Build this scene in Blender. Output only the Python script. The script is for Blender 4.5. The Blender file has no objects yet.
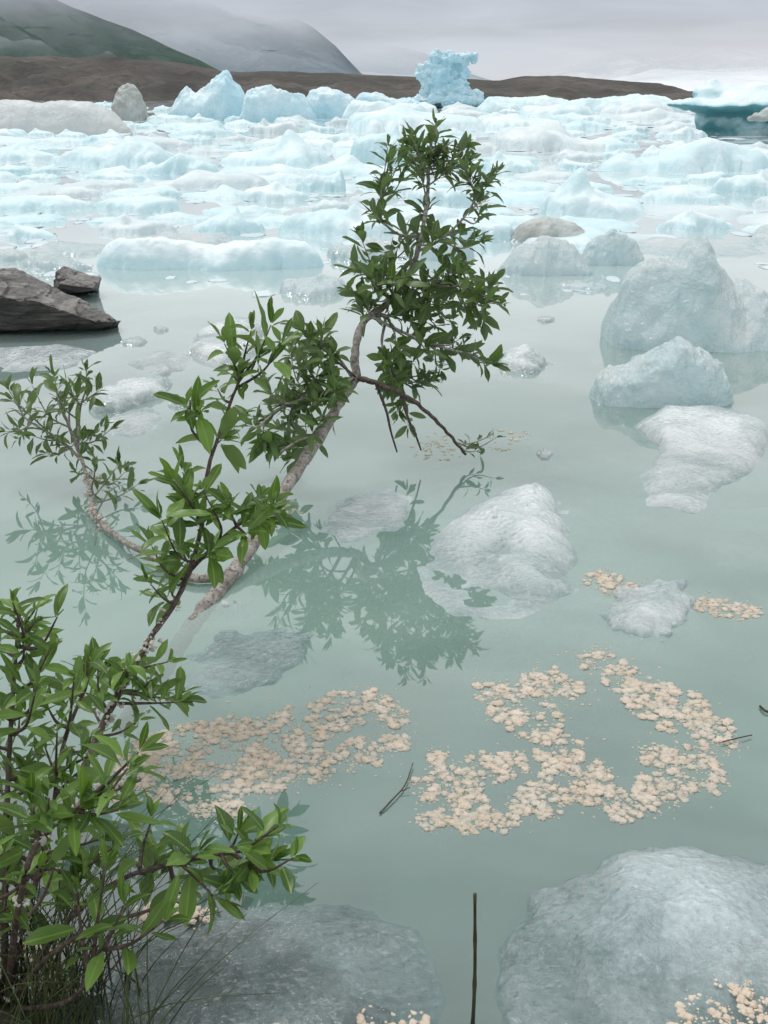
import bpy, bmesh, math, random
import numpy as np
from mathutils import Vector, Matrix
random.seed(7); rng=np.random.default_rng(11)

# ------------------------------------------------------------------ survey
H=1.3; S=H/1.6; F=1000.0; PITCH=math.radians(23.1)
cp,sp=math.cos(PITCH),math.sin(PITCH)
def ray(px,py):
    a=(px-384)/F; b=(512-py)/F
    return np.array([a, cp+b*sp, -sp+b*cp])
def W(px,py,z=0.0):
    r=ray(px,py); t=(z-H)/r[2]; return np.array([0,0,H])+r*t
def D(px,py,d):
    r=ray(px,py); t=d*S/r[1]; return np.array([0,0,H])+r*t
def rowd(py): return W(384,py)[1]/S

# ------------------------------------------------------------------ noise
perm=rng.permutation(256); perm=np.concatenate([perm,perm,perm])
grads=rng.normal(size=(256,3)); grads/=np.linalg.norm(grads,axis=1)[:,None]
def pn(P):
    P=np.asarray(P,float); i=np.floor(P).astype(int); f=P-i; i=i&255
    u=f*f*f*(f*(f*6-15)+10); out=np.zeros(len(P))
    for dx in (0,1):
        for dy in (0,1):
            for dz in (0,1):
                h=perm[perm[perm[(i[:,0]+dx)&255]+((i[:,1]+dy)&255)]+((i[:,2]+dz)&255)]
                g=grads[h]; d=f-np.array([dx,dy,dz])
                w=(u[:,0] if dx else 1-u[:,0])*(u[:,1] if dy else 1-u[:,1])*(u[:,2] if dz else 1-u[:,2])
                out+=w*(g*d).sum(1)
    return out*1.6
def fbm(P,o=4,g=0.5):
    P=np.asarray(P,float); s=np.zeros(len(P)); a=1.0
    for k in range(o): s+=a*pn(P*2**k+k*17.3); a*=g
    return s
def ridg(P,o=3):
    P=np.asarray(P,float); s=np.zeros(len(P)); a=1.0
    for k in range(o): s+=a*(1-np.abs(pn(P*2**k+k*9.1))*2); a*=.5
    return s

# ------------------------------------------------------------------ helpers
col=bpy.context.scene.collection
def mesh_np(name,V,Fc,smooth=True):
    me=bpy.data.meshes.new(name); me.from_pydata([tuple(v) for v in np.asarray(V)],[],[tuple(int(i) for i in f) for f in Fc])
    if smooth: me.polygons.foreach_set('use_smooth',[True]*len(me.polygons))
    me.update(); return me
def obj(name,me,mat=None,label=None,cat=None,kind=None,group=None,parent=None):
    o=bpy.data.objects.new(name,me); col.objects.link(o)
    if mat and me: me.materials.append(mat)
    if label:o['label']=label
    if cat:o['category']=cat
    if kind:o['kind']=kind
    if group:o['group']=group
    if parent:o.parent=parent
    return o
def catmull(P,n=6):
    P=[np.asarray(p,float) for p in P]
    if len(P)<3:
        return [P[0]+(P[-1]-P[0])*k/n for k in range(n+1)]
    Q=[2*P[0]-P[1]]+P+[2*P[-1]-P[-2]]; out=[]
    for i in range(1,len(Q)-2):
        for k in range(n):
            t=k/n; a,b,c,d=Q[i-1],Q[i],Q[i+1],Q[i+2]
            out.append(.5*((2*b)+(-a+c)*t+(2*a-5*b+4*c-d)*t*t+(-a+3*b-3*c+d)*t**3))
    out.append(P[-1]); return out
class Geo:
    def __init__(s): s.V=[];s.F=[];s.n=0
    def add(s,V,Fc):
        s.V.append(np.asarray(V)); s.F+= [tuple(i+s.n for i in f) for f in Fc]; s.n+=len(V)
    def tube(s,pts,radii,seg=7):
        pts=[np.asarray(p,float) for p in pts]; n=len(pts); V=[];Fc=[]
        up=np.array([0.3,0.2,1.0]); 
        for i,p in enumerate(pts):
            t=pts[min(i+1,n-1)]-pts[max(i-1,0)]; t/=np.linalg.norm(t)+1e-9
            a=np.cross(t,up); 
            if np.linalg.norm(a)<1e-3:a=np.cross(t,[1,0,0])
            a/=np.linalg.norm(a); b=np.cross(t,a)
            r=radii[i] if hasattr(radii,'__len__') else radii
            for k in range(seg):
                an=2*math.pi*k/seg; V.append(p+(a*math.cos(an)+b*math.sin(an))*r)
        for i in range(n-1):
            for k in range(seg):
                k2=(k+1)%seg; Fc.append((i*seg+k,i*seg+k2,(i+1)*seg+k2,(i+1)*seg+k))
        V.append(pts[-1]);m=len(V)-1
        for k in range(seg): Fc.append(((n-1)*seg+k,(n-1)*seg+(k+1)%seg,m))
        s.add(V,Fc)
    def mesh(s,name,smooth=True): return mesh_np(name,np.concatenate(s.V),s.F,smooth)

# ------------------------------------------------------------------ materials
def newmat(n):
    m=bpy.data.materials.new(n); m.use_nodes=True; nt=m.node_tree
    for x in list(nt.nodes): nt.nodes.remove(x)
    out=nt.nodes.new('ShaderNodeOutputMaterial'); return m,nt,out
def nd(nt,t,ins=None,**kw):
    x=nt.nodes.new(t)
    for k,v in kw.items(): setattr(x,k,v)
    if ins:
        for k,v in ins.items():
            if isinstance(v,bpy.types.NodeSocket): nt.links.new(v,x.inputs[k])
            else: x.inputs[k].default_value=v
    return x
def c4(c): return (c[0],c[1],c[2],1)
def mixc(nt,fac,a,b,bt='MIX'):
    x=nt.nodes.new('ShaderNodeMix'); x.data_type='RGBA'; x.blend_type=bt
    for sck,v in ((x.inputs[0],fac),(x.inputs[6],a),(x.inputs[7],b)):
        if isinstance(v,bpy.types.NodeSocket): nt.links.new(v,sck)
        elif isinstance(v,(tuple,list)): sck.default_value=c4(v)
        else: sck.default_value=v
    return x.outputs[2]
def mr(nt,v,a,b,c=0.0,d=1.0):
    x=nd(nt,'ShaderNodeMapRange',{0:v,1:a,2:b,3:c,4:d}); x.clamp=True; return x.outputs[0]
def noise(nt,vec,sc,det=4,rough=.5,dist=0):
    return nd(nt,'ShaderNodeTexNoise',{'Vector':vec,'Scale':sc,'Detail':det,'Roughness':rough,'Distortion':dist}).outputs[0]
def pos(nt):
    g=nd(nt,'ShaderNodeNewGeometry'); s=nd(nt,'ShaderNodeSeparateXYZ',{0:g.outputs['Position']})
    return g,g.outputs['Position'],s.outputs
def mathn(nt,op,a,b=0.0):
    return nd(nt,'ShaderNodeMath',{0:a,1:b},operation=op).outputs[0]
MURK=(0.33,0.455,0.41)

def ice_mat(name,white,blue,deep,scale=1.0,rough=.35,bump=.5,bsc=14,zc=.12,contrast=(.42,.62),dirt=None,bdist=.03,murkd=-.30,teal=None,side=.6,wet=0):
    m,nt,out=newmat(name); g,P,xyz=pos(nt)
    n1=noise(nt,P,1.3*scale,3,.6,.6); n2=noise(nt,P,7*scale,3,.65)
    base=mixc(nt,mr(nt,n1,contrast[0],contrast[1]),blue,white)
    base=mixc(nt,mr(nt,n2,.40,.68,0,.3),base,deep)
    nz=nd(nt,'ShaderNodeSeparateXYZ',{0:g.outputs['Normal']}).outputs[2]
    base=mixc(nt,mr(nt,nz,.85,.1,0,side),base,deep)  # sides tinted bluer, with shade painted in against the bright tops
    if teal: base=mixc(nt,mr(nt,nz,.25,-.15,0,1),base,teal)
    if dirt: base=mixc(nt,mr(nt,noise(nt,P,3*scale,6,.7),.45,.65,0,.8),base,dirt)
    base=mixc(nt,mr(nt,xyz[2],zc,0.0,0,.4),base,deep)  # bluer wet waterline, plus painted shade low in the gaps
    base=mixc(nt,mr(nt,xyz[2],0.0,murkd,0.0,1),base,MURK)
    hn=noise(nt,P,bsc,4,.65)
    b=nd(nt,'ShaderNodeBump',{'Strength':bump,'Distance':bdist,'Height':hn})
    if not wet:
        bs=nd(nt,'ShaderNodeBsdfPrincipled',{'Base Color':base,'Roughness':rough,'Normal':b.outputs[0],'IOR':1.31})
        nt.links.new(bs.outputs[0],out.inputs[0]); return m
    b2=nd(nt,'ShaderNodeBump',{'Strength':bump*.3,'Distance':bdist,'Height':hn})
    d=nd(nt,'ShaderNodeBsdfDiffuse',{'Color':base,'Normal':b2.outputs[0]}); tl=nd(nt,'ShaderNodeBsdfTranslucent',{'Color':base,'Normal':b2.outputs[0]})
    bd=nd(nt,'ShaderNodeMixShader',{0:.3,1:d.outputs[0],2:tl.outputs[0]})
    gl=nd(nt,'ShaderNodeBsdfGlossy',{'Roughness':.1,'Normal':b.outputs[0]}); fr=nd(nt,'ShaderNodeFresnel',{'IOR':1.5,'Normal':b.outputs[0]})
    mx=nd(nt,'ShaderNodeMixShader',{0:mathn(nt,'MULTIPLY',fr.outputs[0],wet),1:bd.outputs[0],2:gl.outputs[0]})
    nt.links.new(mx.outputs[0],out.inputs[0]); return m
M_far=ice_mat('glacier_ice',(.84,.905,.92),(.66,.815,.85),(.43,.66,.73),.6,.5,.4,3,.12,bdist=.10,side=.65)
M_farg=ice_mat('grey_glacier_ice',(.79,.84,.85),(.64,.735,.76),(.48,.60,.65),.6,.5,.4,3,.12,bdist=.10,side=.65)
M_fard=ice_mat('dirty_grey_glacier_ice',(.72,.75,.75),(.60,.64,.65),(.46,.51,.53),.4,.5,.5,1.5,.12,bdist=.3,side=.5,dirt=(.50,.51,.49))
M_blue=ice_mat('blue_glacier_ice',(.78,.88,.91),(.54,.76,.84),(.34,.60,.72),.35,.4,.7,1.5,.4,bdist=.3,side=.5)
M_teal=ice_mat('teal_glacier_ice',(.86,.90,.91),(.70,.83,.87),(.46,.70,.76),.5,.4,.6,2,.1,bdist=.1,teal=(.11,.31,.35),side=.7)
M_mid=ice_mat('melting_ice',(.93,.965,.97),(.74,.88,.905),(.50,.72,.77),1.6,.16,1.0,26,.05,bdist=.035,side=.45,wet=1.3)
M_dirty=ice_mat('silty_ice',(.56,.60,.58),(.46,.51,.50),(.34,.39,.38),.9,.5,.6,5,.1,dirt=(.30,.29,.27),bdist=.05)
def frost_mat(name,bright,dark,mid=.5,murkd=-.3,tr=(.5,.9),edge=(-.04,.03),bsc=30,bd=.02):
    m,nt,out=newmat(name); g,P,xyz=pos(nt)
    n1=noise(nt,P,4,3,.5,.4); n2=noise(nt,P,90,4,.75,.2)
    a=mathn(nt,'ADD',mathn(nt,'MULTIPLY',n1,.7),mathn(nt,'MULTIPLY',n2,.3))
    base=mixc(nt,mr(nt,a,mid-.17,mid+.15),dark,bright)
    bb=mr(nt,nd(nt,'ShaderNodeTexVoronoi',{'Vector':P,'Scale':230.0}).outputs[0],.25,.08,0,.35)
    base=mixc(nt,bb,base,(.95,.97,.98))
    base=mixc(nt,mr(nt,xyz[2],0.0,murkd,0.0,1),base,MURK)
    hn=mathn(nt,'ADD',noise(nt,P,bsc,5,.7,.4),mathn(nt,'MULTIPLY',nd(nt,'ShaderNodeTexVoronoi',{'Vector':P,'Scale':bsc*1.8}).outputs[0],.6))
    b=nd(nt,'ShaderNodeBump',{'Strength':1.0,'Distance':bd,'Height':hn})
    b2=nd(nt,'ShaderNodeBump',{'Strength':.15,'Distance':bd,'Height':hn})
    d=nd(nt,'ShaderNodeBsdfDiffuse',{'Color':base,'Normal':b2.outputs[0]}); tl=nd(nt,'ShaderNodeBsdfTranslucent',{'Color':base})
    bdn=nd(nt,'ShaderNodeMixShader',{0:.15,1:d.outputs[0],2:tl.outputs[0]})
    t=nd(nt,'ShaderNodeBsdfTransparent',{'Color':(.93,.985,.99,1)})
    op=mathn(nt,'MULTIPLY',mr(nt,a,mid-.18,mid+.14,tr[0],tr[1]),mr(nt,xyz[2],edge[0],edge[1],.03,1.0))
    mx=nd(nt,'ShaderNodeMixShader',{0:op,1:t.outputs[0],2:bdn.outputs[0]})
    gl=nd(nt,'ShaderNodeBsdfGlossy',{'Roughness':.04,'Normal':b.outputs[0]})
    fr=nd(nt,'ShaderNodeFresnel',{'IOR':1.6,'Normal':b.outputs[0]})
    m2=nd(nt,'ShaderNodeMixShader',{0:mathn(nt,'MULTIPLY',fr.outputs[0],mr(nt,xyz[2],-.002,.010,0,1.4)),1:mx.outputs[0],2:gl.outputs[0]})
    nt.links.new(m2.outputs[0],out.inputs[0]); return m
M_frost=frost_mat('clear_melting_ice',(.72,.82,.85),(.30,.43,.46),tr=(.30,.88),edge=(-.03,.07))
M_frostb=frost_mat('bright_clear_ice',(.92,.96,.97),(.58,.73,.76),.46,tr=(.40,.93),edge=(-.07,.06),bsc=26)
M_frostd=frost_mat('dull_clear_ice',(.48,.58,.60),(.22,.32,.33),.5,tr=(.30,.8),edge=(-.03,.05))

def water_mat():
    m,nt,out=newmat('silty_lake_water'); g,P,xyz=pos(nt)
    big=noise(nt,P,.6,3,.55,.5)
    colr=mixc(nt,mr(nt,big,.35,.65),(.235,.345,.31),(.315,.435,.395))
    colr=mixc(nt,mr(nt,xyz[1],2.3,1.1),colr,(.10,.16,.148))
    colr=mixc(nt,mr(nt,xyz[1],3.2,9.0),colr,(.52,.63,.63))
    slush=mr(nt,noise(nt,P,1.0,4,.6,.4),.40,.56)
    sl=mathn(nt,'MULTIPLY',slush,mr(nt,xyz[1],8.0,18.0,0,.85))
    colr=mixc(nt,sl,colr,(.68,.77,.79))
    dif=nd(nt,'ShaderNodeBsdfDiffuse',{'Color':colr})
    tr=nd(nt,'ShaderNodeBsdfTransparent',{'Color':(.9,.985,.965,1)})
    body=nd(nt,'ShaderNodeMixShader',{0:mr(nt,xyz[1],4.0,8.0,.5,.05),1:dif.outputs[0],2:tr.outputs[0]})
    mp=nd(nt,'ShaderNodeMapping',{'Vector':P,'Scale':(1,.6,1)})
    rip=noise(nt,mp.outputs[0],5,2,.5,.2)
    b=nd(nt,'ShaderNodeBump',{'Strength':.04,'Distance':.02,'Height':rip})
    gl=nd(nt,'ShaderNodeBsdfGlossy',{'Color':(1,1,1,1),'Roughness':.01,'Normal':b.outputs[0]})
    fr=nd(nt,'ShaderNodeFresnel',{'IOR':1.55,'Normal':b.outputs[0]})
    fac=mathn(nt,'MULTIPLY',mathn(nt,'ADD',mathn(nt,'MULTIPLY',fr.outputs[0],1.3),.06),mathn(nt,'SUBTRACT',1.0,mathn(nt,'MULTIPLY',sl,.5)))
    mx=nd(nt,'ShaderNodeMixShader',{0:fac,1:body.outputs[0],2:gl.outputs[0]})
    nt.links.new(mx.outputs[0],out.inputs[0]); return m
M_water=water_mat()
def simple(name,a,b,sc,rough=.8,bump=.5,bsc=None,bd=.02,det=4,c=None,mask=(.4,.6),murk=False):
    m,nt,out=newmat(name); g,P,xyz=pos(nt)
    base=mixc(nt,mr(nt,noise(nt,P,sc,det,.6),mask[0],mask[1]),a,b)
    if c: base=mixc(nt,mr(nt,noise(nt,P,sc*4.3,det,.7),.5,.62),base,c)
    if murk: base=mixc(nt,mr(nt,xyz[2],0.0,-.12,0,1),base,MURK)
    bb=nd(nt,'ShaderNodeBump',{'Strength':bump,'Distance':bd,'Height':noise(nt,P,bsc or sc*5,5,.65)})
    bs=nd(nt,'ShaderNodeBsdfPrincipled',{'Base Color':base,'Roughness':rough,'Normal':bb.outputs[0]})
    nt.links.new(bs.outputs[0],out.inputs[0]); return m
M_bed=simple('lake_silt',(.48,.65,.59),(.44,.61,.55),.6,.9,.1)
M_mor=simple('moraine_gravel',(.05,.045,.042),(.11,.095,.085),.12,.95,1,.8,.6,c=(.05,.055,.04))
M_bank=simple('bank_mud',(.035,.035,.022),(.07,.065,.045),6,.9,.8,40,.02,c=(.03,.05,.015))
M_bark=simple('pale_willow_bark',(.20,.18,.155),(.38,.355,.32),22,.7,.8,90,.004,c=(.10,.085,.075),murk=True)
M_stem=simple('brown_willow_bark',(.04,.025,.02),(.09,.058,.045),30,.7,.6,90,.003,c=(.14,.11,.095))
M_dry=simple('dark_stem',(.03,.025,.015),(.06,.055,.025),30,.7,.3)
def rock_mat():
    m,nt,out=newmat('slate_rock'); g,P,xyz=pos(nt)
    mp=nd(nt,'ShaderNodeMapping',{'Vector':P,'Rotation':(0,math.radians(24),.3),'Scale':(1.5,3,14)})
    n=noise(nt,mp.outputs[0],2.0,7,.7,.8)
    base=mixc(nt,mr(nt,n,.42,.60),(.04,.037,.035),(.15,.138,.125))
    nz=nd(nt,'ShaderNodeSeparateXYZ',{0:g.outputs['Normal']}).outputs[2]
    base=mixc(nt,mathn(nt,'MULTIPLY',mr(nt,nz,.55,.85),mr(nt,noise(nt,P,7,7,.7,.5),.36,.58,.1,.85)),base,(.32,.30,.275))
    base=mixc(nt,mr(nt,noise(nt,mp.outputs[0],1.1,4,.6,1.5),.50,.52,0,.5),base,(.02,.018,.017))
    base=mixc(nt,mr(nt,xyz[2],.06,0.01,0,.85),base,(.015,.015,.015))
    b=nd(nt,'ShaderNodeBump',{'Strength':1.0,'Distance':.035,'Height':mathn(nt,'ADD',n,mathn(nt,'MULTIPLY',noise(nt,P,25,7,.7),.5))})
    bs=nd(nt,'ShaderNodeBsdfPrincipled',{'Base Color':base,'Roughness':.38,'Normal':b.outputs[0]})
    nt.links.new(bs.outputs[0],out.inputs[0]); return m
M_rock=rock_mat()
def leaf_mat(name,dark,light,back,rough=.42):
    m,nt,out=newmat(name)
    uv=nd(nt,'ShaderNodeUVMap',uv_map='leaf'); s=nd(nt,'ShaderNodeSeparateXYZ',{0:uv.outputs[0]})
    at=nd(nt,'ShaderNodeAttribute',attribute_name='tone')
    g,P,xyz=pos(nt)
    base=mixc(nt,at.outputs['Fac'],dark,light)
    rib=mathn(nt,'ABSOLUTE',mathn(nt,'SUBTRACT',s.outputs[0],.5))
    base=mixc(nt,mr(nt,rib,.07,.02,0,.6),base,(light[0]*1.7,light[1]*1.5,light[2]*1.6))
    wv=mathn(nt,'SINE',mathn(nt,'MULTIPLY',mathn(nt,'SUBTRACT',s.outputs[1],mathn(nt,'MULTIPLY',rib,.5)),70.0))
    base=mixc(nt,mr(nt,wv,.5,1,0,.25),base,light)
    base=mixc(nt,mr(nt,noise(nt,P,60,2,.6),.62,.74,0,.4),base,(.18,.17,.05))
    base=mixc(nt,g.outputs['Backfacing'],base,back)
    bs=nd(nt,'ShaderNodeBsdfPrincipled',{'Base Color':base,'Roughness':rough,'Specular IOR Level':.45})
    tl=nd(nt,'ShaderNodeBsdfTranslucent',{'Color':mixc(nt,.5,base,(.18,.30,.02))})
    mx=nd(nt,'ShaderNodeMixShader',{0:.35,1:bs.outputs[0],2:tl.outputs[0]})
    nt.links.new(mx.outputs[0],out.inputs[0]); return m
M_leaf=leaf_mat('willow_leaf',(.033,.072,.022),(.125,.205,.065),(.14,.20,.11))
M_leafn=leaf_mat('young_willow_leaf',(.036,.09,.016),(.165,.295,.055),(.17,.27,.10),.36)
def fluff_mat(name,a,b,c,cf=.35):
    m,nt,out=newmat(name); g,P,xyz=pos(nt)
    base=mixc(nt,mr(nt,noise(nt,P,14,3,.6),.4,.6),a,b)
    base=mixc(nt,mr(nt,noise(nt,P,90,3,.7),.48,.62,0,cf),base,c)
    # wetter and greyer where the cotton sinks to the waterline
    base=mixc(nt,mr(nt,xyz[2],.003,-.001,0,.6),base,(.52,.56,.49))
    d=nd(nt,'ShaderNodeBsdfDiffuse',{'Color':base})
    t=nd(nt,'ShaderNodeBsdfTranslucent',{'Color':base})
    mx=nd(nt,'ShaderNodeMixShader',{0:.5,1:d.outputs[0],2:t.outputs[0]})
    nt.links.new(mx.outputs[0],out.inputs[0]); return m
M_fluff=fluff_mat('seed_fluff',(.94,.84,.72),(.96,.90,.82),(.88,.73,.59),.5)
M_catkin=fluff_mat('white_seed_fluff',(.86,.83,.77),(.90,.88,.85),(.5,.45,.35),.4)

# ------------------------------------------------------------------ setting
def sheet(name,x0,x1,y0,y1,z,mat):
    return obj(name,mesh_np(name,[(x0,y0,z),(x1,y0,z),(x1,y1,z),(x0,y1,z)],[(0,1,2,3)],False),mat,kind='structure')
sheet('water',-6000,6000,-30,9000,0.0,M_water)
sheet('lake_bed',-6000,6000,-30,9000,-.6,M_bed)

def sdpoly(P,poly):
    poly=np.asarray(poly)[:,:2]; n=len(poly); dmin=np.full(len(P),1e9); ins=np.zeros(len(P),bool)
    for i in range(n):
        a=poly[i];b=poly[(i+1)%n]; e=b-a; w=P-a
        t=np.clip((w@e)/(e@e+1e-12),0,1); q=w-t[:,None]*e; dmin=np.minimum(dmin,np.hypot(q[:,0],q[:,1]))
        c=((a[1]>P[:,1])!=(b[1]>P[:,1])); 
        with np.errstate(divide='ignore',invalid='ignore'):
            xi=(b[0]-a[0])*(P[:,1]-a[1])/(b[1]-a[1])+a[0]
        ins^=(c&(P[:,0]<xi))
    return np.where(ins,dmin,-dmin)
def hfield(name,poly,hf,n=90,warp=.04,edge=.12,slope=1.6,trim=.15,rough=.01,rfreq=8,seed=0,facet=0.0,org=None):
    poly=np.asarray(poly)[:,:2]; mn=poly.min(0);mx=poly.max(0); sz=(mx-mn).max(); mn=mn-trim*1.4-warp;mx=mx+trim*1.4+warp
    step=(mx-mn).max()/n; nx=int((mx[0]-mn[0])/step)+2; ny=int((mx[1]-mn[1])/step)+2
    X,Y=np.meshgrid(mn[0]+np.arange(nx)*step,mn[1]+np.arange(ny)*step); P=np.stack([X.ravel(),Y.ravel()],1)
    P3=np.concatenate([P,np.full((len(P),1),seed*3.7)],1)
    f=2.5/sz
    Q=P+warp*np.stack([fbm(P3*f*2,4),fbm(P3*f*2+31,4)],1)
    sd=sdpoly(Q,poly); h=hf(P[:,0],P[:,1])
    t=np.clip(sd/edge,0,1); g=np.sqrt(1-(1-t)**2)
    z=np.where(sd>0,h*g,0)+np.minimum(sd,0)*slope
    nn=fbm(P3*rfreq,5,.55)*rough
    if facet: nn+=facet*(ridg(P3*rfreq*.4+5,3)-1.1)
    z+=nn*(np.clip((sd+edge)/edge/2,0.15,1))
    keep=sd>-trim; idx=np.arange(nx*ny).reshape(ny,nx)
    q=np.stack([idx[:-1,:-1],idx[:-1,1:],idx[1:,1:],idx[1:,:-1]],-1).reshape(-1,4)
    q=q[keep[q].all(1)]; used=np.unique(q); re=np.full(nx*ny,-1); re[used]=np.arange(len(used))
    V=np.stack([P[used,0],P[used,1],z[used]],1)
    V[:,:2]+= (np.stack([fbm(V*rfreq*.7+7,3),fbm(V*rfreq*.7+19,3)],1))*rough*1.2
    if org is not None: V=V-np.array(org)
    return mesh_np(name,V,re[q])
def idw(ctrl,p=3):
    C=np.array(ctrl)
    def f(x,y):
        d=np.hypot(x[:,None]-C[None,:,0],y[:,None]-C[None,:,1])+1e-3; w=1/d**p
        return (w*C[None,:,2]).sum(1)/w.sum(1)
    return f

bk=[W(-300,800),W(-120,920),W(-30,1000),W(40,1060),(-.35,.78,0),(.0,.55,0),(1.2,.4,0),(6,.3,0),(6,-5,0),(-8,-5,0),(-8,2.2,0)]
me=hfield('ground',[p[:2] for p in bk],lambda x,y:np.full(len(x),.14),n=220,warp=.06,edge=.6,slope=.5,trim=.6,rough=.02,rfreq=5)
obj('ground',me,M_bank,kind='structure')

def ridge(name,pts,d,mat,n=160,m=26,foot=.35,amp=.08,freq=6,z0=0.,seed=0,rg=0.):
    C=np.array([D(p[0],p[1],d) for p in pts]); xs=np.linspace(C[0,0],C[-1,0],n); hs=np.interp(xs,C[:,0],C[:,2]); dd=d*S
    vs=np.linspace(-.6,1,m); V=[]
    for v in vs:
        for x,h in zip(xs,hs): V.append((x*(1-foot*max(v,0)*.3),dd*(1-foot*v),z0+(h-z0)*(1-abs(v))))
    V=np.array(V); L=dd/freq
    P3=np.c_[V[:,0]/L,V[:,1]/L,np.full(len(V),seed)]
    nz=fbm(P3,6,.55)+rg*(ridg(P3*np.array([2.2,.7,1]),4)-1.2)
    hh=np.tile(hs,m); w=np.repeat(1-np.abs(vs),n)
    V[:,2]+=nz*amp*hh*(.25+.75*np.minimum(1,(1-w)*3))*(w>0)
    Fc=[(j*n+i,j*n+i+1,(j+1)*n+i+1,(j+1)*n+i) for j in range(m-1) for i in range(n-1)]
    return obj(name,mesh_np(name,V,Fc),mat,kind='structure')
ridge('moraine',[(-500,50),(-200,54),(0,57),(60,56),(130,58),(180,62),(220,71),(300,72),(350,73),(400,76),(470,79),(500,80),(525,76),(548,75),(600,79),(660,83),(676,90),(720,93),(800,97)],160,M_mor,n=420,m=30,foot=.28,amp=.2,freq=26,z0=-.5)

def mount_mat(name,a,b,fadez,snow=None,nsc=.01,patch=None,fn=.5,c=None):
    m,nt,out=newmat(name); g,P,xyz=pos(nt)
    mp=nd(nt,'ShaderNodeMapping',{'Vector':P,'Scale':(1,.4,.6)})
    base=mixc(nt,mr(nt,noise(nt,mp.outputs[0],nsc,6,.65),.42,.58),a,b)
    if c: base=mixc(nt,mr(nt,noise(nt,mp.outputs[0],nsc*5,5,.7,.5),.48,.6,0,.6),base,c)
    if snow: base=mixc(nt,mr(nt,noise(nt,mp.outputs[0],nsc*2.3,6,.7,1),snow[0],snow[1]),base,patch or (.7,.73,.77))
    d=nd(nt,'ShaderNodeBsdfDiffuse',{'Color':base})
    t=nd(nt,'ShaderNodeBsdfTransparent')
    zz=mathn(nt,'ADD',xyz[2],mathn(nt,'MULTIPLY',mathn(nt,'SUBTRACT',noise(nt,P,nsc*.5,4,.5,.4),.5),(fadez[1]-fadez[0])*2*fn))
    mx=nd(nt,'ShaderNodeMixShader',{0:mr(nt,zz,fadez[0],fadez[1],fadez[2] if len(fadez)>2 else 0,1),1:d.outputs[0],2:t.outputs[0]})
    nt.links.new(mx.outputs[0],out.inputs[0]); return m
dz=lambda py,d: D(384,py,d)[2]
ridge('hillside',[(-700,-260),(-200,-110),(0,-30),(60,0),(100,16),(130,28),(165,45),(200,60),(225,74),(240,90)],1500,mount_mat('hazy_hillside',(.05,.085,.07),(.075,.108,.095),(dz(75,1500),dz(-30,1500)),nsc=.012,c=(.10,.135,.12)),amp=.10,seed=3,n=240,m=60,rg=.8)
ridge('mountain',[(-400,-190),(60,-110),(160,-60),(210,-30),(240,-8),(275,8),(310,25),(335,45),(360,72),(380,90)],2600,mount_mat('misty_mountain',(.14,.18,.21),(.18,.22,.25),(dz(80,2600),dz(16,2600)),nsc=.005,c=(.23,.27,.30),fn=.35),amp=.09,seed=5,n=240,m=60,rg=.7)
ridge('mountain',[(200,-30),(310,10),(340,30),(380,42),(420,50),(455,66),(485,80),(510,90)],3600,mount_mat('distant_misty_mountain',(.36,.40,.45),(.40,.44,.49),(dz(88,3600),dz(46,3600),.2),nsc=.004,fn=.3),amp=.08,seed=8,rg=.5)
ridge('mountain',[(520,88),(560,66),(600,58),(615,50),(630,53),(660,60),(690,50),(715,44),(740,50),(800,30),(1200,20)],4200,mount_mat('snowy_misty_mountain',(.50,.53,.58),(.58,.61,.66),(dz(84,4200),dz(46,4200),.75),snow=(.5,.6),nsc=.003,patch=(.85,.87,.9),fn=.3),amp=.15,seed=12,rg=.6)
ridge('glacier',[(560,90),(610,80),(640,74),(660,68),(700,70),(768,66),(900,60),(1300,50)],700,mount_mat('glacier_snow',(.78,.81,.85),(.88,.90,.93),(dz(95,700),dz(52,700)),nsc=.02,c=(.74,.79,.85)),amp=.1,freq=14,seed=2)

# ------------------------------------------------------------------ far icebergs
def profile_berg(name,pts,base,mat,label,cat='iceberg',depth=.55,rough=.08,facet=.1,n=110,seed=0,edgef=.25,slope=2.,warp=.03,rf=9.,trim=.05,dfall=.35):
    d=rowd(base)
    w=D(pts[-1][0],base,d)[0]-D(pts[0][0],base,d)[0]; yc=d*S+w*depth/2
    C=np.array([D(p[0],p[1],yc/S) for p in pts]); x0,x1=C[0,0],C[-1,0]; w=x1-x0
    poly=[]
    for k in range(18):
        a=2*math.pi*k/18; ca,sa=math.cos(a),math.sin(a)
        poly.append(((x0+x1)/2+w/2*math.copysign(abs(ca)**.6,ca),yc+w*depth/2*math.copysign(abs(sa)**.6,sa)))
    def hf(x,y):
        zz=np.interp(x,C[:,0],C[:,2]); v=np.abs(y-yc)/(w*depth/2)
        return np.maximum(zz,.03)*(1-dfall*v**2)
    hm=C[:,2].max(); o=((x0+x1)/2,yc,0)
    me=hfield(name,poly,hf,n=n,warp=w*warp,edge=min(w*edgef*.5,hm*1.0),slope=slope,trim=w*trim,rough=rough*hm,rfreq=rf/w,facet=facet*hm,seed=seed,org=o)
    ob=obj(name,me,mat,label,cat); ob.location=o; return ob
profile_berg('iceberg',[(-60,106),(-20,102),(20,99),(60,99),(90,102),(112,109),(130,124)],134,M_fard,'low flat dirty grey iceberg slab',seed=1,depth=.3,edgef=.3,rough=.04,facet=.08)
profile_berg('iceberg',[(110,108),(112,96),(118,87),(128,83),(138,85),(145,95),(147,108)],121,M_dirty,'rounded pale silty iceberg like a boulder',seed=2,depth=.9,facet=.0,rough=.03,edgef=.9)
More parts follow.
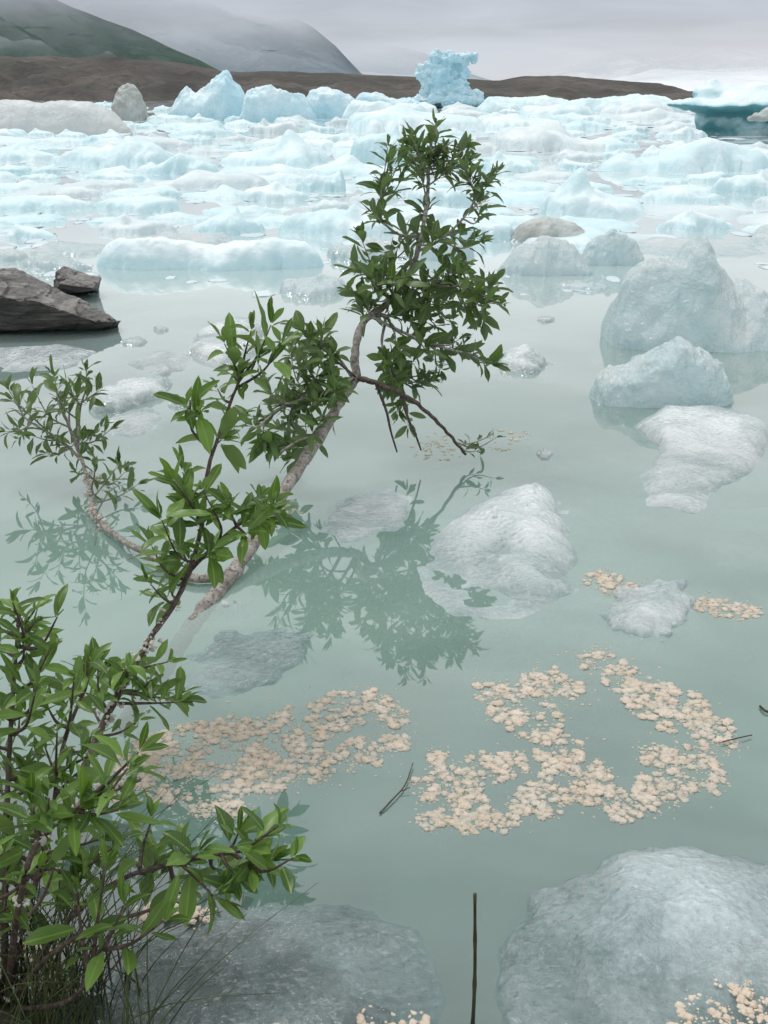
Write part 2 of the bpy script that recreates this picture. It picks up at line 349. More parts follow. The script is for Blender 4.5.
profile_berg('iceberg',[(166,112),(178,96),(192,88),(205,79),(214,70),(226,71),(233,82),(243,92),(252,108)],120,M_blue,'pale blue peaked iceberg beside the moraine',seed=3,depth=.6,rough=.04,facet=.2,rf=6)
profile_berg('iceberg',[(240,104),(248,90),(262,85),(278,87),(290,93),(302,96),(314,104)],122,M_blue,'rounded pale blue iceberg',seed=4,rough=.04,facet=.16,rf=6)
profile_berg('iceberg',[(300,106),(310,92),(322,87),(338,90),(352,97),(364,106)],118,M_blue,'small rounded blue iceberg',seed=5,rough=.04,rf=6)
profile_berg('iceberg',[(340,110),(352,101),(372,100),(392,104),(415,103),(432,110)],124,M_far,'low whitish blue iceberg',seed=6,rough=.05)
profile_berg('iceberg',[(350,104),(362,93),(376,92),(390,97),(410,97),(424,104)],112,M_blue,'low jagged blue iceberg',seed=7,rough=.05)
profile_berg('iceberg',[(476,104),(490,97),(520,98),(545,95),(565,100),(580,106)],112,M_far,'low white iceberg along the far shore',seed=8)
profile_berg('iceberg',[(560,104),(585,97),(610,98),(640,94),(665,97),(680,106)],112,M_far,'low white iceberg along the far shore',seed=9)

def blob_berg(name,blobs,d,mat,label,vox,amp,freq=.6,it=2,rgw=1.0):
    bm=bmesh.new()
    for (px,py,rx,rz,ry,dd) in blobs:
        p=D(px,py,d+dd); k=d*S/F
        r=bmesh.ops.create_icosphere(bm,subdivisions=3,radius=1.0)
        for v in r['verts']: v.co=Vector((p[0]+v.co.x*rx*k,p[1]+v.co.y*ry*k,p[2]+v.co.z*rz*k))
    me=bpy.data.meshes.new(name); bm.to_mesh(me); bm.free()
    o=bpy.data.objects.new(name,me); col.objects.link(o)
    mo=o.modifiers.new('r','REMESH'); mo.mode='VOXEL'; mo.voxel_size=vox
    ms=o.modifiers.new('s','SMOOTH'); ms.iterations=it
    dg=bpy.context.evaluated_depsgraph_get(); me2=bpy.data.meshes.new_from_object(o.evaluated_get(dg)); o.modifiers.clear(); 
    n=len(me2.vertices); co=np.zeros(n*3); me2.vertices.foreach_get('co',co); co=co.reshape(-1,3)
    no=np.zeros(n*3); me2.vertices.foreach_get('normal',no); no=no.reshape(-1,3)
    co+=no*(amp*(fbm(co*freq,5,.6)+rgw*(ridg(co*freq*.8,3)-1.1)))[:,None]
    c=co.mean(0)*np.array([1,1,0]); me2.vertices.foreach_set('co',(co-c).ravel()); me2.polygons.foreach_set('use_smooth',[True]*len(me2.polygons)); me2.update()
    old=o.data; o.data=me2; bpy.data.meshes.remove(old); me2.name=name; me2.materials.clear(); me2.materials.append(mat); o.location=tuple(c)
    o['label']=label;o['category']='iceberg'; return o
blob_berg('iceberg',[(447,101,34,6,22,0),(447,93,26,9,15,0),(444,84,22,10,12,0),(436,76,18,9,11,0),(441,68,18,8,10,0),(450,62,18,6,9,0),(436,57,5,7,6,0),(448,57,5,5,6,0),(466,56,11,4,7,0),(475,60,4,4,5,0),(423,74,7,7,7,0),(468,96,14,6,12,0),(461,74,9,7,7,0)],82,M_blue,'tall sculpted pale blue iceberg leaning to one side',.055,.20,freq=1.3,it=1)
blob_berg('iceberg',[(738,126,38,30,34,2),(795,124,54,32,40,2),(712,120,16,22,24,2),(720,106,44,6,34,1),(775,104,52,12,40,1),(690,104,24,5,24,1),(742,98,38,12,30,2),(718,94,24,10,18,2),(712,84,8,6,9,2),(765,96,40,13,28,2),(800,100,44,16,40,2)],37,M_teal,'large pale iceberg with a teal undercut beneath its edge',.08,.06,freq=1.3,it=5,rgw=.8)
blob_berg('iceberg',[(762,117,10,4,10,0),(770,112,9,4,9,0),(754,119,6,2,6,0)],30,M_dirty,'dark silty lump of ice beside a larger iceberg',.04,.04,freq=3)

# ------------------------------------------------------------------ floe variants
VAR=[]
for k in range(18):
    r=random.Random(100+k); n=14; asp=r.uniform(.5,.85)
    poly=[(.5*math.cos(2*math.pi*i/n)*r.uniform(.75,1.06),asp*.5*math.sin(2*math.pi*i/n)*r.uniform(.75,1.06)) for i in range(n)]
    ctrl=[(r.uniform(-.45,.45),r.uniform(-.3,.3)*asp,r.uniform(.25,.85)) for _ in range(6)]; ctrl[0]=(r.uniform(-.3,.3),r.uniform(-.1,.1),1.05)
    ff=idw(ctrl,2.0)
    me=hfield('ice_floe',poly,lambda x,y:ff(x,y)*.25,n=64,warp=.08,edge=.22 if k%3 else .13,slope=.4,trim=.10,rough=.014,rfreq=3.2,seed=k+3,facet=.02 if k%3==1 else .006)
    VAR.append(me)
def variant(me,mat): 
    m2=me.copy(); m2.materials.clear(); m2.materials.append(mat); return m2
VF=[variant(m,M_far if i%4 else M_farg) for i,m in enumerate(VAR)]; VM=[variant(m,M_mid) for m in VAR]
occ=[(665,800,80,144)]; cnt=0
FL=['low white ice floe drifting in the ice-choked lake','rounded pale blue ice floe on milky water','flat melting slab of glacier ice','humped white ice floe with a bluish waterline']
def floe(x0,x1,yt,yb):
    global cnt
    d=rowd(yb); a=W(x0,yb)[0]; b=W(x1,yb)[0]; w=abs(b-a); cx=(x0+x1)/2
    k=random.randrange(len(VAR)); dep=random.uniform(1.0,1.5)
    y=d*S+w*.33*dep; top=D(cx,yt,y/S)[2]; hgt=max(top,.035)
    o=bpy.data.objects.new('ice_floe',(VM if d<11 else VF)[k]); col.objects.link(o)
    o.location=(W(cx,yb)[0]*y/(d*S),y,0); o.scale=(w*1.06,w*dep,hgt*3.8); o.rotation_euler[2]=random.choice([0,math.pi])+random.uniform(-.25,.25)
    o['label']=FL[k%4]; o['category']='ice floe'; o['group']='ice floes drifting on the lake'; cnt+=1
    occ.append((x0,x1,yt,yb)); return o
for t in [(-20,60,142,162),(60,182,134,168),(218,332,130,166),(138,222,152,176),(600,780,136,174),(535,650,168,217),(708,790,168,196),(485,606,120,151),(345,425,124,166),
  (296,352,166,192),(330,480,105,132),(185,262,205,236),(278,400,201,241),(-20,92,190,214),(95,190,191,214),(20,90,250,273),(438,520,215,242),(238,312,181,202),(655,740,206,232),(330,400,237,262),(402,470,180,206),
  (100,180,216,236),(0,60,222,240),(278,345,275,298),(250,300,118,134),(560,640,135,150),(640,720,185,205),(480,540,151,172),(-30,30,246,262),(560,610,281,292),(400,470,238,262)]:
    floe(*t)
occ.append((95,322,236,272))
tries=0
while cnt<260 and tries<25000:
    tries+=1
    u=random.random(); yb=108+ (u**1.2)*150
    cx=random.uniform(-140,910); sz=(yb-92)
    w=random.uniform(.35,1.35)*(38+sz*.9); h=w*random.uniform(.07,.15)
    x0,x1=cx-w/2,cx+w/2; yt=yb-h-(4 if yb<130 else 5)
    if yb>232 and (120<cx<640 or cx>640): 
        if random.random()<.6: continue
    if yb>252 and not(cx<100 or 560<cx<700): continue
    bad=False
    for (a,b,c,e) in occ:
        ov=min(b,x1)-max(a,x0)
        if ov>.22*min(w,b-a) and abs(e-yb)<max(5,.40*min(h+5,e-c)+sz*.03): bad=True;break
    if bad: continue
    floe(x0,x1,yt,yb)
bm=bmesh.new(); bmesh.ops.create_icosphere(bm,subdivisions=2,radius=1.0); IV=np.array([v.co[:] for v in bm.verts]); IF=[tuple(v.index for v in f.verts) for f in bm.faces]; bm.free()
g=Geo()
for i in range(1000):
    yb=106+random.random()**1.3*190; cx=random.uniform(-150,920)
    if yb>245 and random.random()<.6: continue
    p=W(cx,yb); k=p[1]/F; s=random.uniform(2,8)*k
    V=IV*np.array([s*random.uniform(.8,2.0),s*random.uniform(1,3.5),s*random.uniform(.05,.16)])
    V=V*(1+.4*pn(IV*1.3+i*3.1))[:,None]; g.add(V+np.array([p[0],p[1],0]),IF)
obj('brash_ice',g.mesh('brash_ice'),M_farg,'loose bits of broken ice between the floes','ice','stuff')

# ------------------------------------------------------------------ near ice pieces
def piece(name,poly,peaks,mat,label,edge=.12,rough=.01,rf=9,facet=0.,n=120,slope=1.2,trim=.15,warp=.03,seed=0,p=3,cat='ice floe'):
    P=[W(*q) for q in poly]; C=[D(*q) if q[2]>1 else W(*q) for q in peaks]
    c=np.mean(P,axis=0); c[2]=0
    me=hfield(name,P,idw(C,p),n=n,warp=warp,edge=edge,slope=slope,trim=trim,rough=rough,rfreq=rf,facet=facet,seed=seed,org=c)
    o=obj(name,me,mat,label,cat); o.location=tuple(c); return o
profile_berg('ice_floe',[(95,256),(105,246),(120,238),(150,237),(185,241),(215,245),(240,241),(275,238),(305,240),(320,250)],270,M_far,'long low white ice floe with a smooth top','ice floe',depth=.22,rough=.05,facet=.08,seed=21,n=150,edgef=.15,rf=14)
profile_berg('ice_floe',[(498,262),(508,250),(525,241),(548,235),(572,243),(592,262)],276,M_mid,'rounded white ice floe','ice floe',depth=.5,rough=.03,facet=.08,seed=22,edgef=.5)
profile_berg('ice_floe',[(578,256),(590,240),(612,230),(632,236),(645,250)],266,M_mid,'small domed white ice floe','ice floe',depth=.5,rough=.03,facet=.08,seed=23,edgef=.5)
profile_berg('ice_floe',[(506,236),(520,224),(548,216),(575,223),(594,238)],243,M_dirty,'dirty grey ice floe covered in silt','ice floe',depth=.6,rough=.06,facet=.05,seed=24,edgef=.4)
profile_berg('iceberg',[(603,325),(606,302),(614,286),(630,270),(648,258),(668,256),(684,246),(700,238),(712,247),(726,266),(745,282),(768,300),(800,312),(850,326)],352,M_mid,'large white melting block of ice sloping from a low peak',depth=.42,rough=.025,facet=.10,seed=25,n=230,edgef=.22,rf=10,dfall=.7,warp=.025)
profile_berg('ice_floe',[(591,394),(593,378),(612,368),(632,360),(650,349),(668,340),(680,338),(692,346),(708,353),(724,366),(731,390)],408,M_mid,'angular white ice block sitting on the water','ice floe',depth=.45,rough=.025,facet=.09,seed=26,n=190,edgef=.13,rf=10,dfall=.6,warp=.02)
piece('ice_floe',[(636,422),(660,412),(710,412),(765,426),(768,445),(752,470),(715,495),(690,512),(648,508),(645,480),(660,452)],[(650,418,.07),(690,412,.06),(740,418,.06),(700,440,.05),(735,450,.04),(665,490,.022),(710,470,.028),(670,455,.04)],M_frostb,'clear wedge of melting ice with a sunken foot',edge=.16,rough=.006,rf=9,facet=.018,n=150,seed=27,slope=.3,trim=.45)
piece('ice_floe',[(418,580),(436,545),(460,512),(500,498),(547,490),(560,520),(576,560),(570,595),(525,620),(450,615)],[(535,492,.09),(505,502,.08),(475,520,.05),(548,530,.065),(520,560,.045),(560,570,.03),(480,570,.022),(440,575,.004),(500,605,.002)],M_frostb,'half-sunken triangular ice chunk with a bubbly surface',edge=.16,rough=.005,rf=10,facet=.018,n=190,seed=28,slope=.12,trim=.5)
piece('ice_floe',[(502,950),(540,890),(600,860),(690,857),(800,875),(840,1070),(700,1100),(560,1090),(502,1030)],[(590,900,.065),(640,880,.08),(700,880,.085),(780,900,.075),(550,950,.04),(640,940,.075),(740,960,.065),(560,1010,.022),(660,1010,.045),(760,1030,.045)],M_frost,'large clear rounded block of melting ice full of bubbles',edge=.2,rough=.004,rf=9,facet=.018,n=240,seed=29,slope=.22,trim=.25,warp=.02)
piece('ice_floe',[(105,1000),(150,940),(240,910),(340,905),(415,938),(442,988),(430,1080),(110,1100)],[(250,935,.025),(340,935,.025),(160,975,.015),(280,980,.035),(390,985,.014),(300,1040,.025)],M_frostd,'dull grey dome of clear ice awash in the water',edge=.2,rough=.003,rf=9,facet=.008,n=210,seed=30,slope=.12,trim=.25,warp=.02)
def sunk(poly,z,mat,label,rough=.004,seed=0,edge=.1,n=110,slope=.4):
    P=[W(*q) for q in poly]; c=np.mean(P,axis=0);c[2]=0
    me=hfield('ice_floe',P,lambda x,y:np.full(len(x),.05),n=n,warp=.03,edge=edge,slope=slope,trim=.1,rough=rough,rfreq=12,facet=rough,seed=seed,org=c)
    o=obj('ice_floe',me,mat,label,'ice floe'); o.location=(c[0],c[1],z-.05); return o
sunk([(176,695),(180,655),(225,628),(300,622),(325,636),(300,680),(240,706),(200,706)],.010,M_frost,'wide pale sunken plate of clear ice beside the trunk',seed=31,edge=.06,rough=.005,slope=.2)
sunk([(308,535),(335,498),(385,486),(418,493),(408,525),(360,546)],.010,M_frostb,'thin sunken plate of clear ice',seed=32,edge=.06,slope=.2)
sunk([(605,612),(615,592),(650,585),(680,580),(698,600),(690,628),(655,637),(620,632)],.04,M_frostb,'small clear ice chunk ringed by seed fluff',seed=33,rough=.012,edge=.14)
sunk([(90,412),(100,395),(130,385),(167,384),(165,396),(120,412)],.05,M_frostb,'thin white slip of floating ice',seed=34,edge=.06)
sunk([(186,355),(200,335),(235,322),(262,326),(258,350),(220,366)],.06,M_frostb,'pale thin floating ice slab',seed=35)
sunk([(500,368),(508,354),(530,352),(545,362),(538,374)],.06,M_frostb,'small grey ice lump',seed=36,rough=.015)
sunk([(98,438),(105,414),(150,404),(172,412),(165,430),(130,442)],.012,M_frostb,'sunken ice plate just below the surface',seed=37)
sunk([(690,540),(720,505),(790,498),(820,530),(800,570),(730,565)],-.012,M_frostb,'sunken ice plate just below the surface',seed=38,slope=.2,edge=.06)
sunk([(120,365),(150,350),(200,352),(190,372),(150,378)],.014,M_frostb,'sunken ice plate just below the surface',seed=39)
sunk([(0,372),(-10,350),(60,345),(100,352),(70,368)],.025,M_frostb,'sunken ice plate just below the surface',seed=40)
for (x,y,w,hh) in [(135,342,30,7),(165,372,22,5),(180,405,26,6),(545,455,18,8),(230,603,24,6),(160,330,18,4),(575,285,30,5),(640,300,20,5),(430,300,26,4),(545,320,20,4)]:
    sunk([(x-w/2,y),(x-w/4,y-hh/2),(x+w/4,y-hh*.6),(x+w/2,y),(x+w/5,y+hh*.6),(x-w/3,y+hh*.5)],.02,M_frostb,'small scrap of floating ice',seed=x,edge=.03,n=40)

# ------------------------------------------------------------------ rocks
def rock(pts,label,seed,amp=.016):
    bm=bmesh.new()
    for p in pts: bm.verts.new(tuple(p))
    bmesh.ops.convex_hull(bm,input=bm.verts)
    bmesh.ops.delete(bm,geom=[v for v in bm.verts if not v.link_faces],context='VERTS')
    bmesh.ops.triangulate(bm,faces=bm.faces)
    for _ in range(6): 
        L=[e for e in bm.edges if e.calc_length()>.022]
        if L: bmesh.ops.subdivide_edges(bm,edges=L,cuts=1); bmesh.ops.triangulate(bm,faces=bm.faces)
    bm.normal_update()
    co=np.array([v.co[:] for v in bm.verts]); 
    q=co@np.array([[math.cos(.42),0,math.sin(.42)],[0,1,0],[-math.sin(.42),0,math.cos(.42)]]).T*np.array([2.0,2.5,7])
    st=pn(q*1.2+seed); st=np.round(st*3)/3
    cr=np.minimum(0,np.abs(pn(q*.8+seed*2))-.05)*14
    dsp=amp*(.7*fbm(co*9+seed,5,.6)+1.5*st+1.5*cr)
    nn=np.array([v.normal[:] for v in bm.verts])
    for v,s,nv in zip(bm.verts,dsp,nn): v.co+=Vector(nv)*float(s)
    me=bpy.data.meshes.new('rock'); bm.to_mesh(me); bm.free()
    c=co.mean(0); c[2]=0; me.transform(Matrix.Translation(-Vector(c)))
    o=obj('rock',me,M_rock,label,'rock'); o.location=tuple(c)
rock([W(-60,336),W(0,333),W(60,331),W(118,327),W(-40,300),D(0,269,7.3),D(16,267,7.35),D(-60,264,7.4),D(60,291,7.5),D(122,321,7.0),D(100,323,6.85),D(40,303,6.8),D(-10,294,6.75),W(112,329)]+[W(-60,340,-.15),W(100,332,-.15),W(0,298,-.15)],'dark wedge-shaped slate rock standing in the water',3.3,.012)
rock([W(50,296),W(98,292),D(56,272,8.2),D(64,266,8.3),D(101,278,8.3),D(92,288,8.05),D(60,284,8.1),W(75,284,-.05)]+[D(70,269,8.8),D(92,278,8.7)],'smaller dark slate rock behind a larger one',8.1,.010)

# ------------------------------------------------------------------ floating seed fluff
bm=bmesh.new(); bmesh.ops.create_icosphere(bm,subdivisions=3,radius=1.0); JV=np.array([v.co[:] for v in bm.verts]); JF=[tuple(v.index for v in f.verts) for f in bm.faces]; bm.free()
def clump(g,p,r,seed,zs=.6,amp=.45,small=False):
    V,Fc=(IV,IF) if small else (JV,JF)
    n=1+amp*fbm(V*1.8+seed,3,.7)
    g.add(V*n[:,None]*np.array([r*random.uniform(.9,1.4),r*random.uniform(.85,1.3),r*zs])+p,Fc)
def mat_fluff(blobs,n,label,rpx=(1.4,5.0),z=0.0):
    g=Geo(); wts=[b[2]**2 for b in blobs]; k=0; n=int(n*2.6)
    while k<n:
        b=random.choices(blobs,wts)[0]; a=random.uniform(0,6.283); q=math.sqrt(random.random())*b[2]*1.35
        px,py=b[0]+q*math.cos(a),b[1]+q*math.sin(a)*.75
        w=W(px,py,z)
        lace=fbm(np.array([[w[0]*20,w[1]*17,3.3]]),3)[0]
        if lace<-.18 and random.random()<.92: 
            n-=.3; continue
        r=rpx[0]+(rpx[1]-rpx[0])*random.random()**2.2; r*=w[1]/F*1.1
        clump(g,w+np.array([0,0,random.uniform(-.2,.1)*r]),r,random.uniform(0,200),.38,.45,small=(r<.0045)); k+=1
    for _ in range(int(n*.4)):
        b=random.choice(blobs); w=W(b[0]+random.gauss(0,b[2]*.9),b[1]+random.gauss(0,b[2]*.65),z); r=random.uniform(.6,1.9)*w[1]/F
        clump(g,w,r,random.uniform(0,99),.3,.5,True)
    return obj('floating_seed_fluff',g.mesh('floating_seed_fluff'),M_fluff,label,'seed fluff','stuff')
mat_fluff([(135,770,20),(165,755,24),(200,745,24),(235,735,20),(270,742,26),(305,728,24),(340,712,20),(372,702,13),(392,715,12),(395,742,10),(360,755,18),(320,768,18),(265,772,22),(215,785,26),(170,785,20),(230,812,12),(200,808,10),(120,790,14)],900,'cream raft of cottony seed fluff floating on the water')
mat_fluff([(492,690,14),(512,705,20),(545,683,17),(575,690,10),(590,660,10),(603,655,8),(622,678,15),(650,698,20),(680,712,22),(708,735,20),(728,745,10),(700,768,20),(665,790,22),(625,805,16),(588,788,18),(560,752,18),(535,722,20),(562,775,16),(600,772,10),(540,800,20),(500,815,18),(455,800,22),(425,790,12),(440,765,14),(482,770,18),(510,765,14),(470,820,14),(430,820,10),(655,755,12),(690,750,14),(715,785,10)],1350,'broad ring-shaped raft of cream seed fluff')
mat_fluff([(597,580,9),(612,584,10),(628,590,8),(640,594,5)],70,'small cream patch of seed fluff beside clear ice',(1.2,3.8))
mat_fluff([(705,604,8),(722,608,10),(740,611,10),(755,612,5)],80,'small cream patch of seed fluff beside clear ice',(1.2,3.8))
mat_fluff([(425,448,10),(445,452,8),(500,440,12),(520,438,8),(290,508,8),(440,440,8)],50,'scattered seed fluff caught around willow twigs',(.8,2.4))
mat_fluff([(740,975,20),(765,1000,22),(700,1010,16),(735,1020,14),(755,945,9),(680,1030,12)],120,'seed fluff lying on a block of ice',(1.5,5),z=.05)
mat_fluff([(380,1020,16),(410,1025,14),(285,1030,10)],50,'seed fluff stranded on a dull dome of ice',(1.5,5),z=.025)
mat_fluff([(170,905,14),(200,915,10),(150,912,8),(30,960,20),(60,985,16)],90,'seed fluff gathered at the water\'s edge',(1.5,5),z=.010)

# ------------------------------------------------------------------ willow foliage
TL=np.array([0,.12,.3,.5,.7,.87,1.0]); WL=np.array([.05,.40,.80,1.0,.88,.52,.0])
class Leaves:
    def __init__(s): s.V=[];s.F=[];s.uv=[];s.tone=[];s.n=0
    def leaf(s,p,d,n,L,w,curl,fold=.3):
        d=d/np.linalg.norm(d); n=n-d*(n@d); n/=np.linalg.norm(n)+1e-9; b=np.cross(d,n)
        L0=L*.1; tone=random.random()**1.3; tw=random.uniform(-.8,.8); side=random.uniform(-.18,.18); fold*=random.uniform(.4,1.8)
        for t,wl in zip(TL,WL):
            c=p+d*(L0+L*t*(1-.15*curl*t))-n*(curl*L*.45*t*t)+b*side*L*t*t
            bb=b*math.cos(tw*t)+n*math.sin(tw*t)
            e=w*.5*wl; wav=math.sin(t*9+tone*20)*w*.08
            s.V+= [c-bb*e+n*(fold*e+wav),c,c+bb*e+n*(fold*e-wav)]
            s.uv+=[(0.5-.5*wl,t),(.5,t),(.5+.5*wl,t)]; s.tone+=[tone]*3
        for k in range(len(TL)-1):
            a=s.n+3*k; s.F+=[(a,a+1,a+4,a+3),(a+1,a+2,a+5,a+4)]
        s.n+=3*len(TL)
    def obj(s,name,mat,parent,org):
        me=mesh_np(name,np.array(s.V)-org,s.F)
        ul=me.uv_layers.new(name='leaf'); vi=np.zeros(len(me.loops),int); me.loops.foreach_get('vertex_index',vi)
        ul.data.foreach_set('uv',np.array(s.uv)[vi].ravel())
        at=me.attributes.new('tone','FLOAT','POINT'); at.data.foreach_set('value',s.tone)
        return obj(name,me,mat,parent=parent)
def rv(): 
    v=rng.normal(size=3); return v/np.linalg.norm(v)
def twig(g,lv,samples,tip,L,nl=9,r0=.004,slide=.5,wr=.29,term=3):
    tip=np.asarray(tip); A=np.array([s[0] for s in samples]); dd=np.linalg.norm(A-tip,axis=1); i=int(dd.argmin())
    back=dd[i]*slide; acc=0
    while i>0 and acc<back: acc+=np.linalg.norm(A[i]-A[i-1]); i-=1
    p0=A[i]; v=tip-p0; l=np.linalg.norm(v)
    if l<.02: v=rv()*.04+np.array([0,0,.04]); l=np.linalg.norm(v); tip=p0+v
    mid=p0+v*.5+np.array([0,0,-.10*l])+rv()*.09*l
    pts=catmull([p0,mid,tip],5); g.tube(pts,[r0*(1-.7*k/(len(pts)-1)) for k in range(len(pts))],5)
    pts=np.array(pts); ph=random.uniform(0,6.28); span=min(.85,max(.3,.16/l)); nl=max(3,nl+random.choice([-2,-1,0,1,2]))
    for k in range(nl):
        t=1-span*(1-(k+random.uniform(.2,.8))/nl); f=t*(len(pts)-1); a=min(int(f),len(pts)-1); b=min(a+1,len(pts)-1); p=pts[a]+(pts[b]-pts[a])*(f-a)
        ax=pts[b]-pts[max(a-1,0)]; ax=ax/(np.linalg.norm(ax)+1e-9); ax=ax*.8+np.array([0,0,.35]); ax/=np.linalg.norm(ax)
        u=np.cross(ax,[0.1,.2,1]); 
        if np.linalg.norm(u)<.05:u=np.cross(ax,[1,0,0])
        u/=np.linalg.norm(u); w=np.cross(ax,u); an=ph+k*2.4+random.uniform(-.5,.5); rad=u*math.cos(an)+w*math.sin(an)
        ang=math.radians(random.uniform(32,88)-18*(k/nl)); d=ax*math.cos(ang)+rad*math.sin(ang)
        n=ax*math.sin(ang)-rad*math.cos(ang)+np.array([0,0,.7]) +rv()*.5
        Lk=L*random.uniform(.45,1.18)*(.8+.3*math.sin(math.pi*(k+1)/(nl+1)))
        lv.leaf(p,d,n,Lk,Lk*random.uniform(wr*.75,wr*1.25),random.uniform(-.1,1.2))
    ax=pts[-1]-pts[-2]; ax/=np.linalg.norm(ax)+1e-9
    for k in range(term):
        d=ax+rv()*.6+np.array([0,0,.2]); lv.leaf(pts[-1],d,np.array([0,0,1.])+rv()*.5,L*random.uniform(.4,.8),L*.18,random.uniform(0,.5))
def branch(g,pts,r0,r1,seg=8,n=7,wob=.0,root=None):
    P=[D(*p) for p in pts]
    if root is not None: P=[root]+P
    C=catmull(P,n); m=len(C)
    rr=[(r0+(r1-r0)*(k/(m-1))**.9)*(1+.06*math.sin(k*2.1)+.05*math.sin(k*5.3)) for k in range(m)]
    C=[c+rv()*wob for c in C]; g.tube(C,rr,seg); return [(c,r) for c,r in zip(C,rr)]
def plant(name,label,cat,base):
    e=bpy.data.objects.new(name,None); col.objects.link(e); e.location=tuple(base); e['label']=label; e['category']=cat; e.empty_display_size=.1; return e
def finish(e,g,lv,barkmat,leafmat,cat_g=None,tname='trunk',extra=None):
    org=np.array(e.location); me=g.mesh(tname); me.transform(Matrix.Translation(-e.location))
    obj(tname,me,barkmat,parent=e)
    if extra:
        m=extra[1].mesh(extra[0]); m.transform(Matrix.Translation(-e.location)); obj(extra[0],m,extra[2],parent=e)
    if lv.n: lv.obj('foliage',leafmat,e,org)
    if cat_g and cat_g.n:
        m=cat_g.mesh('seed_catkin'); m.transform(Matrix.Translation(-e.location)); o=obj('seed_catkin',m,M_catkin,parent=e); o['kind']='stuff'

root=W(120,730,-.30)
E=plant('willow_tree','leaning willow growing out of the water with leafy crown','tree',(root[0],root[1],0))
g=Geo(); lv=Leaves(); cg=Geo()
P=[root,W(165,668,-.09),W(182,640,-.035),D(208,604,2.98),D(240,563,3.2),D(285,490,3.6),D(318,440,3.9),D(338,405,4.1),D(356,378,4.25)]
C=catmull(P,8); m=len(C); rr=[.025-.008*(k/(m-1)) for k in range(m)]; rr=[r*(1+.07*math.sin(k*1.7)+.04*math.sin(k*4.1)) for k,r in enumerate(rr)]
C=[c+rv()*.0025 for c in C]
g.tube(C,rr,12); trunk=[(c,r) for c,r in zip(C,rr)]; fork=C[-1]
main=branch(g,[(355,350,4.3),(364,322,4.4),(392,298,4.5),(414,262,4.6),(424,222,4.7),(428,180,4.8),(432,140,4.9)],.017,.005,root=fork,wob=.003)
b2=branch(g,[(385,318,4.45),(382,345,4.4),(395,372,4.35),(405,400,4.35)],.007,.003,root=main[16][0])
b3=branch(g,[(440,240,4.6),(466,215,4.65),(482,185,4.7)],.006,.003,root=main[30][0])
b4=branch(g,[(425,285,4.5),(455,285,4.5),(488,296,4.5)],.007,.003,root=main[24][0])
b5=branch(g,[(375,285,4.5),(362,270,4.5)],.006,.003,root=main[21][0])
b6=branch(g,[(400,235,4.7),(380,215,4.7),(384,180,4.8)],.006,.003,root=main[33][0])
b7=branch(g,[(398,330,4.4),(435,345,4.35),(478,356,4.3)],.007,.003,root=main[16][0])
gr=Geo()
tR=branch(gr,[(372,382,4.15),(400,393,4.15),(425,410,4.2),(447,432,4.25),(466,455,4.3)],.011,.005,root=fork,wob=.003)
branch(gr,[(386,410,4.15),(391,432,4.2),(397,452,4.25)],.006,.003,root=tR[8][0]); branch(gr,[(408,418,4.2),(416,436,4.25),(421,450,4.3)],.006,.003,root=tR[14][0])
branch(gr,[(345,385,4.1),(333,392,4.05),(322,402,4.0)],.005,.003,root=fork); branch(gr,[(350,372,4.15),(338,362,4.1),(330,350,4.1)],.005,.003,root=fork)
bl=branch(g,[(340,360,4.2),(322,345,4.15),(305,335,4.1)],.006,.003,root=trunk[-2][0])
bl2=branch(g,[(322,392,4.0),(300,400,3.9),(275,412,3.85),(255,432,3.8)],.007,.003,root=trunk[-8][0])
bl3=branch(g,[(300,440,3.75),(280,452,3.7)],.005,.003,root=trunk[-16][0])
sb=branch(g,[(190,578,3.12),(155,557,3.25),(122,540,3.42),(96,516,3.65),(90,485,3.85),(78,450,4.0),(62,410,4.1)],.014,.005,root=trunk[30][0],wob=.002)
sb2=branch(g,[(60,440,4.05),(35,425,4.1),(15,410,4.15)],.006,.003,root=sb[40][0])
sb3=branch(g,[(80,410,4.05),(88,385,4.1)],.005,.003,root=sb[42][0])
branch(g,[(97,528,3.62),(95,545,3.5)],.006,.004,root=sb[27][0])
def tips(L,samples_list,pts,d,L0,nl=9,jit=.18,slide=.5,dup=1,jd=10,**kw):
    for (x,y) in pts:
        nrep=int(dup)+(1 if random.random()<dup-int(dup) else 0)
        for q in range(nrep):
            jx=random.uniform(-jd,jd) if q else random.uniform(-4,4); jy=random.uniform(-jd,jd) if q else random.uniform(-4,4)
            tip=D(x+jx,y+jy,d+random.uniform(-jit,jit))
            best=min(samples_list,key=lambda s:min(np.linalg.norm(a[0]-tip) for a in s))
            twig(g,L,best,tip,L0*random.uniform(.85,1.12),nl,slide=slide,**kw)
top=[(432,132),(410,138),(388,154),(456,144),(472,158),(490,178),(382,184),(402,160),(440,150),(420,145),(484,200),(452,165),(408,175),(396,148),(465,172)]
mid=[(378,218),(364,238),(458,226),(474,240),(440,236),(356,268),(384,250),(412,248),(430,212),(462,262),(398,228)]
wide=[(352,292),(372,282),(470,272),(486,288),(496,302),(448,265),(366,304),(430,300),(462,308),(482,318),(445,322),(402,280),(384,275),(420,322),(405,305),(436,282)]
low=[(492,362),(472,354),(450,346),(424,342),(402,352),(388,362),(438,372),(424,384),(400,372),(390,385)]
left=[(302,328),(322,332),(288,350),(332,352),(312,368),(292,380),(268,388),(325,392),(300,408),(282,428),(258,438),(272,452),(300,448),(318,428),(335,385),(248,418),(284,402),(305,355)]
tips(lv,[main,b3,b6],top,4.85,.078,11,.18,dup=2.0,wr=.34)
tips(lv,[main,b3,b5,b6],mid,4.7,.082,9,.22,dup=1.5,wr=.34)
tips(lv,[main,b4,b5],wide,4.5,.086,10,.25,dup=2,wr=.34)
